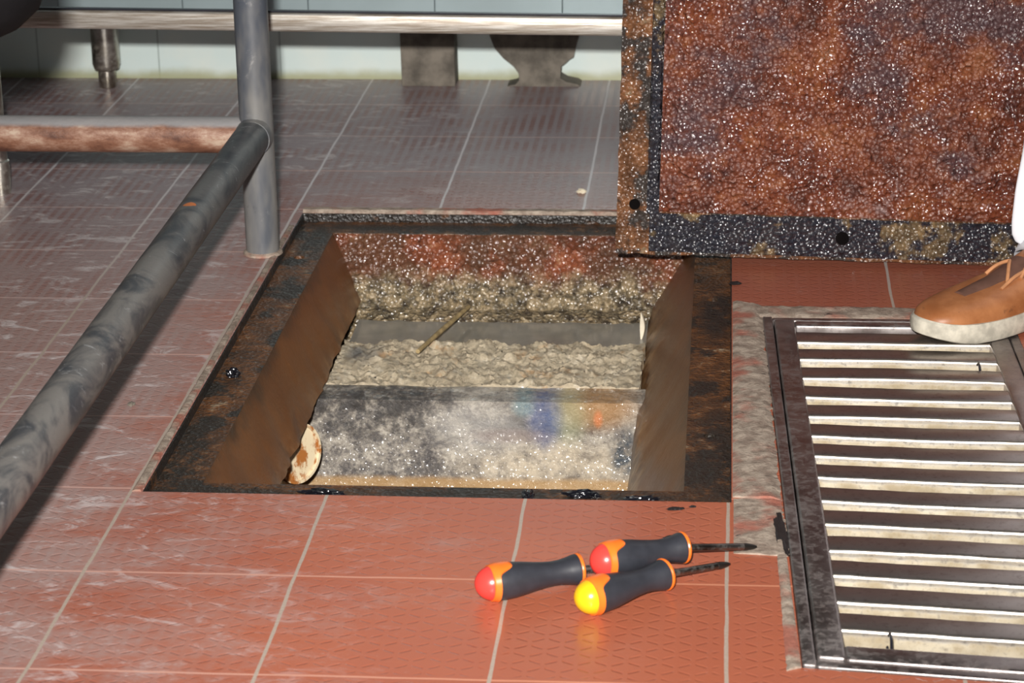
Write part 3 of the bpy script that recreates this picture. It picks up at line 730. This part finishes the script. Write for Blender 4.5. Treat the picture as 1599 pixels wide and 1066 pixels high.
# ------------------------------------------------------------------ low shelf along the back wall
be = thing('steel_counter', 'long blue-grey steel counter on bullet feet along the back wall', 'counter', (0, 2.13, 0))
def bin_(bm, name, mat, par=be, label=None):
    o = link(name, bm, mat, par); o.matrix_parent_inverse = Matrix.Translation(-be.location)
    return o
for i in range(16):
    bm = bmesh.new(); x0 = -1.34+.2085*i; box(bm, x0+.0002, x0+.2082, 2.086, WY-.002, .1235, .86, .001, 1); bin_(bm, 'front_panel', M_PANEL)
bm = bmesh.new(); box(bm, -1.38, 2.0, 2.06, WY-.002, .86, .90, .004); bin_(bm, 'counter_top', M_SHELF)
bm = bmesh.new(); box(bm, -1.34, 1.99, 2.09, WY-.003, .1205, .1232); bin_(bm, 'base_plate', M_SHELF)
for x in (-1.1, -.4385, .95):
    bm = bmesh.new(); tube(bm, [(x, 2.112, .1205), (x, 2.112, .040), (x, 2.112, .032), (x, 2.112, .029)], [.0232, .0232, .0205, .0150], 28); lg = bin_(bm, 'leg', M_LEGST)
    bm = bmesh.new(); tube(bm, [(x, 2.112, .031), (x, 2.112, .003), (x, 2.112, 0)], [.0148, .0148, .0138], 24)
    link('adjustable_foot', bm, M_LEGST, lg)
bm = bmesh.new(); box(bm, .056, .1455, 2.125, WY-.001, 0, .120, .002)
for v in bm.verts: v.co += Vector((nz(v.co.x, v.co.y, v.co.z, 30)*.002, 0, 0))
tag(link('concrete_block', bm, M_CONC), 'square grey concrete block under the counter against the back wall', 'block')
prf = [(.232, 0), (.246, .003), (.252, .010), (.251, .022), (.243, .034), (.226, .048), (.212, .064), (.204, .085), (.202, .120), (.356, .120), (.352, .085), (.345, .060), (.343, .050), (.336, .046), (.330, .040), (.322, .034), (.320, .014), (.330, .008), (.348, .004), (.354, 0)]
bm = bmesh.new(); loft(bm, [[(x, y, z) for x, z in prf] for y in (2.13, 2.15, WY-.001)])
tag(link('concrete_pedestal', bm, M_CONC, smooth=False), 'wavy waisted grey pedestal under the counter right of the square block', 'pedestal')

# ------------------------------------------------------------------ small bits on the tiles
def chip(name, x, y, rx, ry, rz, mat, label, cat, seed, rot=0):
    bm = lump(0, 0, 0, rx, ry, rz, seed)
    bmesh.ops.rotate(bm, verts=bm.verts, matrix=Matrix.Rotation(rot, 3, 'Z'))
    o = link(name, bm, mat); o.location = (x, y, rz*.6); return tag(o, label, cat)
chip('beige_chip', .3921, 1.4941, .006, .0045, .0035, M_CREAM, 'small beige chip on the dark tiles behind the pit', 'chip', 3)
chip('black_flake', .5493, .3723, .008, .0035, .0012, M_FLAKE, 'black flake on the red tile just below the pit edge', 'flake', 8, .2)
chip('black_flake', .566, .379, .003, .002, .001, M_FLAKE, 'tiny black speck right of the flake below the pit edge', 'flake', 5, .2)
chip('black_flake', .5440, .3035, .006, .002, .0012, M_FLAKE, 'black flake on the tile above the screwdriver blades', 'flake', 12, .7)
chip('grease_smear', .489, .2405, .016, .004, .0012, M_FLAKE, 'dark grease smear on the tile behind the screwdriver handles', 'smear', 15, .25)
chip('black_flake', .608, 1.088, .007, .006, .0012, M_FLAKE, 'black flake at the pit edge under the cover plate', 'flake', 18, .2)
chip('grease_patch', .6515, .318, .0055, .045, .0016, M_FLAKE, 'dark grease patch along the left side of the drain grate near the blades', 'grease patch', 31, .08)
chip('pale_pebble', -.0558, .634, .004, .004, .0018, M_CONC, 'grey speck on the tile between the dark rail and the pit', 'pebble', 21)

# ------------------------------------------------------------------ person
pe = thing('person', 'person in white trousers and apron with one tan boot on the grate', 'person', (1.2, 1.05, 0))
def pin(o):
    o.parent = pe; o.matrix_parent_inverse = Matrix.Translation(-pe.location); return o
def skinned(name, nodes, edges, mat, root=0, sub=2):
    me = bpy.data.meshes.new(name); me.from_pydata([n[0] for n in nodes], edges, []); o = bpy.data.objects.new(name, me); C.objects.link(o)
    o.modifiers.new('skin', 'SKIN'); s = o.modifiers.new('sub', 'SUBSURF'); s.levels = s.render_levels = sub
    for i, n in enumerate(nodes):
        r = n[1] if isinstance(n[1], tuple) else (n[1], n[1]); me.skin_vertices[0].data[i].radius = r; me.skin_vertices[0].data[i].use_root = (i == root)
    me.materials.append(mat); o.modifiers['skin'].use_smooth_shade = True
    return pin(o)
AK = Vector((1.022, 1.022, .085)); HEAD = Vector((1.06, .93, 1.30))
nodes = [((1.50, 1.06, .86), .13), ((1.40, 1.03, 1.02), .135), ((1.26, .99, 1.14), .15), ((1.19, .97, 1.18), .075), ((1.14, .955, 1.215), .055), ((1.085, .94, 1.26), .085), ((1.05, .93, 1.33), .088),
         ((1.30, 1.13, 1.13), .05), ((1.28, 1.26, .93), .042), ((1.12, 1.215, .76), .032),
         ((1.28, .85, 1.12), .05), ((1.36, .86, .88), .042), ((1.22, 1.03, .72), .032),
         ((1.42, 1.0, .84), .085), ((1.24, 1.02, .47), .058), ((1.035, 1.03, .11), .036), ((.95, .965, .05), .03),
         ((1.57, 1.12, .84), .085), ((1.66, 1.22, .45), .058), ((1.74, 1.36, .10), .036), ((1.66, 1.29, .05), .03)]
edges = [(0, 1), (1, 2), (2, 3), (3, 4), (4, 5), (5, 6), (2, 7), (7, 8), (8, 9), (2, 10), (10, 11), (11, 12), (0, 13), (13, 14), (14, 15), (15, 16), (0, 17), (17, 18), (18, 19), (19, 20)]
skinned('body', nodes, edges, M_SKIN)
for (pm, dv, sd) in ((Vector((1.12, 1.215, .76)), Vector((-.55, -.1, -.6)), 1), (Vector((1.22, 1.03, .72)), Vector((-.75, .5, -.35)), -1)):
    dv.normalize(); sdv = dv.cross(Vector((0, 0, 1))).normalized()*sd; nrm = sdv.cross(dv)
    nn = [(pm, (.026, .018)), (pm+dv*.05, (.034, .014)), (pm+dv*.09, (.036, .013))]; ee = [(0, 1), (1, 2)]
    for j, ln in enumerate((.062, .072, .068, .052)):
        b0 = pm+dv*.088+sdv*(-.027+.018*j); c = len(nn)
        nn += [(b0, .009), (b0+dv*ln*.5-nrm*.012, .0085), (b0+dv*ln*.75-nrm*.034, .0075)]; ee += [(2, c), (c, c+1), (c+1, c+2)]
    c = len(nn); nn += [(pm+dv*.03-sdv*.034, .011), (pm+dv*.06-sdv*.052-nrm*.012, .0095), (pm+dv*.085-sdv*.05-nrm*.03, .008)]; ee += [(1, c), (c, c+1), (c+1, c+2)]
    skinned('hand', nn, ee, M_SKIN, 0, 2)
# face and hair
hd = Vector((1.045, .928, 1.335)); fd = Vector((-.72, -.25, -.62)).normalized(); fu = (Vector((0, 0, 1))-fd*fd.z).normalized(); fs = fd.cross(fu)
bm = bmesh.new(); bmesh.ops.create_uvsphere(bm, u_segments=28, v_segments=18, radius=1)
for v in bm.verts:
    q = v.co.copy(); dd = fd*(q.y*.098)+fs*(q.x*.077)+fu*(q.z*.118)
    if q.y > .2 and q.z < -.3: dd *= .94
    v.co = hd+dd
pin(link('head', bm, M_SKIN))
bm = bmesh.new(); tube(bm, [hd+fd*.090+fu*.02, hd+fd*.112-fu*.014, hd+fd*.094-fu*.024], [.008, .0135, .009], 10); pin(link('nose', bm, M_SKIN))
for s in (-1, 1):
    bm = bmesh.new(); bmesh.ops.create_uvsphere(bm, u_segments=12, v_segments=8, radius=.012, matrix=Matrix.Translation(hd+fd*.084+fs*.031*s+fu*.016)); pin(link('eye', bm, M_EYE))
    bm = bmesh.new(); bmesh.ops.create_uvsphere(bm, u_segments=12, v_segments=8, radius=.022, matrix=Matrix.Translation(hd+fs*.078*s-fu*.004)); pin(link('ear', bm, M_SKIN))
bm = bmesh.new(); tube(bm, [hd+fd*.086-fu*.05+fs*.022, hd+fd*.093-fu*.052, hd+fd*.086-fu*.05-fs*.022], [.003, .005, .003], 8); pin(link('mouth', bm, plain('lips', (.36, .13, .10), .4)))
bm = bmesh.new(); bmesh.ops.create_uvsphere(bm, u_segments=28, v_segments=18, radius=1)
bmesh.ops.delete(bm, geom=[v for v in bm.verts if v.co.y > .35 and v.co.z < .55 or v.co.z < -.35], context='VERTS')
for v in bm.verts: q = v.co.copy(); v.co = hd+fd*(q.y*.107)+fs*(q.x*.085)+fu*(q.z*.127)
pin(link('hair', bm, M_HAIR))
# trousers, jacket, apron
def taper(name, secs, mat, n=36, fold=.004, seed=0):
    bm = bmesh.new(); rings = []
    for i, (c, rx, ry, dirv) in enumerate(secs):
        u, v = frame_of(Vector(dirv)); rings.append([Vector(c)+(u*math.cos(2*PI*k/n)*rx+v*math.sin(2*PI*k/n)*ry)*(1+nz(math.cos(2*PI*k/n)*2, math.sin(2*PI*k/n)*2, i*.6+seed, 1.1)*fold*14) for k in range(n)])
    loft(bm, rings, False)
    o = pin(link(name, bm, mat)); m = o.modifiers.new('s', 'SOLIDIFY'); m.thickness = .0025
    m2 = o.modifiers.new('sub', 'SUBSURF'); m2.levels = m2.render_levels = 1; return o
dl = Vector((.62, .18, 1.05))
taper('trousers', [(Vector((.985, .988, .042)), .056, .054, (.55, .5, .66)), (Vector((1.016, 1.010, .095)), .060, .058, (.64, .4, .68)), (Vector((1.11, 1.035, .20)), .078, .074, dl), (Vector((1.25, 1.02, .47)), .088, .086, dl), (Vector((1.36, 1.005, .72)), .108, .108, dl), (Vector((1.45, 1.03, .88)), .13, .135, dl)], M_WHITE)
taper('trousers', [(Vector((1.735, 1.35, .07)), .070, .070, (-.2, -.3, 1)), (Vector((1.71, 1.31, .22)), .078, .076, (-.2, -.3, 1)), (Vector((1.66, 1.22, .46)), .088, .088, (-.2, -.3, 1)), (Vector((1.585, 1.14, .78)), .12, .12, (-.2, -.2, 1)), (Vector((1.5, 1.06, .92)), .14, .14, (-.3, -.1, 1))], M_WHITE, seed=4)
taper('jacket', [(Vector((1.53, 1.07, .80)), .17, .16, (-.6, -.2, .8)), (Vector((1.45, 1.045, .94)), .17, .16, (-.6, -.2, .8)), (Vector((1.36, 1.015, 1.07)), .18, .17, (-.7, -.2, .6)), (Vector((1.26, .99, 1.15)), .18, .15, (-.8, -.2, .4)), (Vector((1.195, .972, 1.185)), .10, .09, (-.8, -.2, .5)), (Vector((1.165, .963, 1.205)), .072, .068, (-.8, -.2, .5))], M_WHITE, seed=8)
taper('sleeve', [(Vector((1.29, 1.06, 1.15)), .075, .075, (0, .8, -.3)), (Vector((1.31, 1.17, 1.08)), .068, .068, (0, .7, -.7)), (Vector((1.29, 1.262, .93)), .058, .058, (-.3, .2, -.9)), (Vector((1.16, 1.228, .80)), .048, .048, (-.6, -.2, -.7))], M_WHITE, seed=12)
taper('sleeve', [(Vector((1.28, .92, 1.14)), .075, .075, (0, -.8, -.3)), (Vector((1.32, .855, 1.04)), .068, .068, (.3, -.4, -.8)), (Vector((1.36, .865, .88)), .058, .058, (0, .4, -.9)), (Vector((1.26, .98, .76)), .048, .048, (-.5, .7, -.5))], M_WHITE, seed=15)
# apron hanging from the chest; its left edge and rounded bottom corner come into view
EDGE = [(1.0, .9480), (.92, .951), (.82, .9455), (.70, .9345), (.58, .9275), (.45, .9320), (.35, .9385), (.26, .9445), (.205, .945), (.15, .9375), (.11, .9350), (.095, .9360), (.087, .940), (.0835, .9460)]
bm = bmesh.new()
ZS = [e[0] for e in EDGE]
def ap(u, v):
    q = v*(len(EDGE)-1); i = min(int(q), len(EDGE)-2); t = q-i
    z = EDGE[i][0]+(EDGE[i+1][0]-EDGE[i][0])*t; x0 = EDGE[i][1]+(EDGE[i+1][1]-EDGE[i][1])*t
    zz = z if z > .3 else z
    x = x0+(.26-.05*(z))*u
    y = .985-.045*math.sin(u*PI)*1.0+.012*math.sin(u*9+z*4)*(1-z*.6)+(.012*math.cos(min(1, u*5)*PI/2))
    return Vector((x, y, zz-.004*u*(1 if z < .2 else 0)))
sheet(bm, ap, 40, 52)
o = pin(link('apron', bm, M_WHITE)); m = o.modifiers.new('s', 'SOLIDIFY'); m.thickness = .006; m.offset = 0
m2 = o.modifiers.new('sub', 'SUBSURF'); m2.levels = m2.render_levels = 1
# boots
def boot(toe, ang, base):
    """toe: point of the toe on the ground, ang: direction from toe to heel"""
    e = Vector((math.cos(ang), math.sin(ang), 0)); s = Vector((-e.y, e.x, 0)); T = Vector((*toe, base))
    HW = [(0, .006), (.008, .022), (.022, .034), (.05, .044), (.085, .048), (.12, .045), (.16, .038), (.20, .034), (.235, .034), (.262, .029), (.278, .017), (.284, .005)]
    def hw(t):
        for (a, b), (c, d) in zip(HW, HW[1:]):
            if t <= c: return b+(d-b)*(t-a)/(c-a)
        return HW[-1][1]
    n = 32; bm = bmesh.new()
    out = [(t, hw(t)) for t in [0, .002, .005, .009, .015, .022, .035, .05, .07, .09, .11, .13, .15, .17, .19, .21, .23, .245, .257, .266, .274, .280, .284]]
    lp = [T+e*t+s*w_ for t, w_ in out]+[T+e*t-s*w_ for t, w_ in out[::-1]]
    ctr = T+e*.14
    def rng(z, k, lift=0): return [ctr+(p-ctr)*k+Vector((0, 0, z+lift*max(0, 1-(p-T).dot(e)/.06)**2)) for p in lp]
    loft(bm, [rng(.000, .965, .010), rng(.003, 1.0, .010), rng(.012, 1.012, .009), rng(.021, 1.008, .008), rng(.024, .985, .007)])
    sl = pin(link('boot_sole', bm, M_SOLE))
    # upper: sections along the foot, then an ankle collar
    bm = bmesh.new(); rings = []
    TOP = [(.003, .030), (.010, .037), (.022, .042), (.04, .045), (.065, .048), (.09, .052), (.115, .056), (.14, .063), (.165, .073), (.19, .087), (.22, .104), (.25, .112), (.27, .108), (.281, .08)]
    for t, h in TOP:
        w_ = max(hw(t)*1.0-.002, .004); ring = []
        for k in range(n):
            a = PI*k/(n-1); ww = w_*math.copysign(abs(math.cos(a))**.75, math.cos(a)); hh = .021+(h-.021)*math.sin(a)**(.7 if t < .1 else .62)
            if h > .07: ww *= 1-.28*max(0, (hh-.05)/.07)
            ring.append(T+e*t+s*ww+Vector((0, 0, hh)))
        rings.append(ring)
    loft(bm, rings, True, False)
    up_ = pin(link('boot', bm, M_LEATHER)); m = up_.modifiers.new('sub', 'SUBSURF'); m.levels = m.render_levels = 1
    sl.parent = up_; sl.matrix_parent_inverse = Matrix.Identity(4)
    def kid(bm, name, mat):
        return link(name, bm, mat, up_)
    def top(t):
        for (a, b), (c, d) in zip(TOP, TOP[1:]):
            if a <= t <= c: return b+(d-b)*(t-a)/(c-a)
        return .1
    bm = bmesh.new()
    solid_sheet(bm, lambda u, v: T+e*(.062+.10*u)+s*((v-.5)*(.020+.016*u))+Vector((0, 0, top(.062+.10*u)+.0028-(v-.5)**2*.014)), 16, 8, (0, 0, -.004))
    kid(bm, 'tongue', M_TONGUE)
    bm = bmesh.new()
    for q, (t0, t1, s0, s1) in enumerate([(.118, .15, -.020, .010), (.150, .118, .010, .016), (.135, .17, -.024, -.012), (.105, .15, -.024, -.020)]):
        pts = [T+e*(t0+(t1-t0)*i/8)+s*(s0+(s1-s0)*i/8)+Vector((0, 0, top(t0+(t1-t0)*i/8)+.004-abs(s0+(s1-s0)*i/8)**2*11+.004*math.sin(PI*i/8))) for i in range(9)]
        tube(bm, pts, .0022, 8)
    kid(bm, 'laces', M_LACE)
    return up_
boot((.8185, .8585), math.radians(38), .0052)
boot((1.53, 1.20), math.radians(42), .0005)
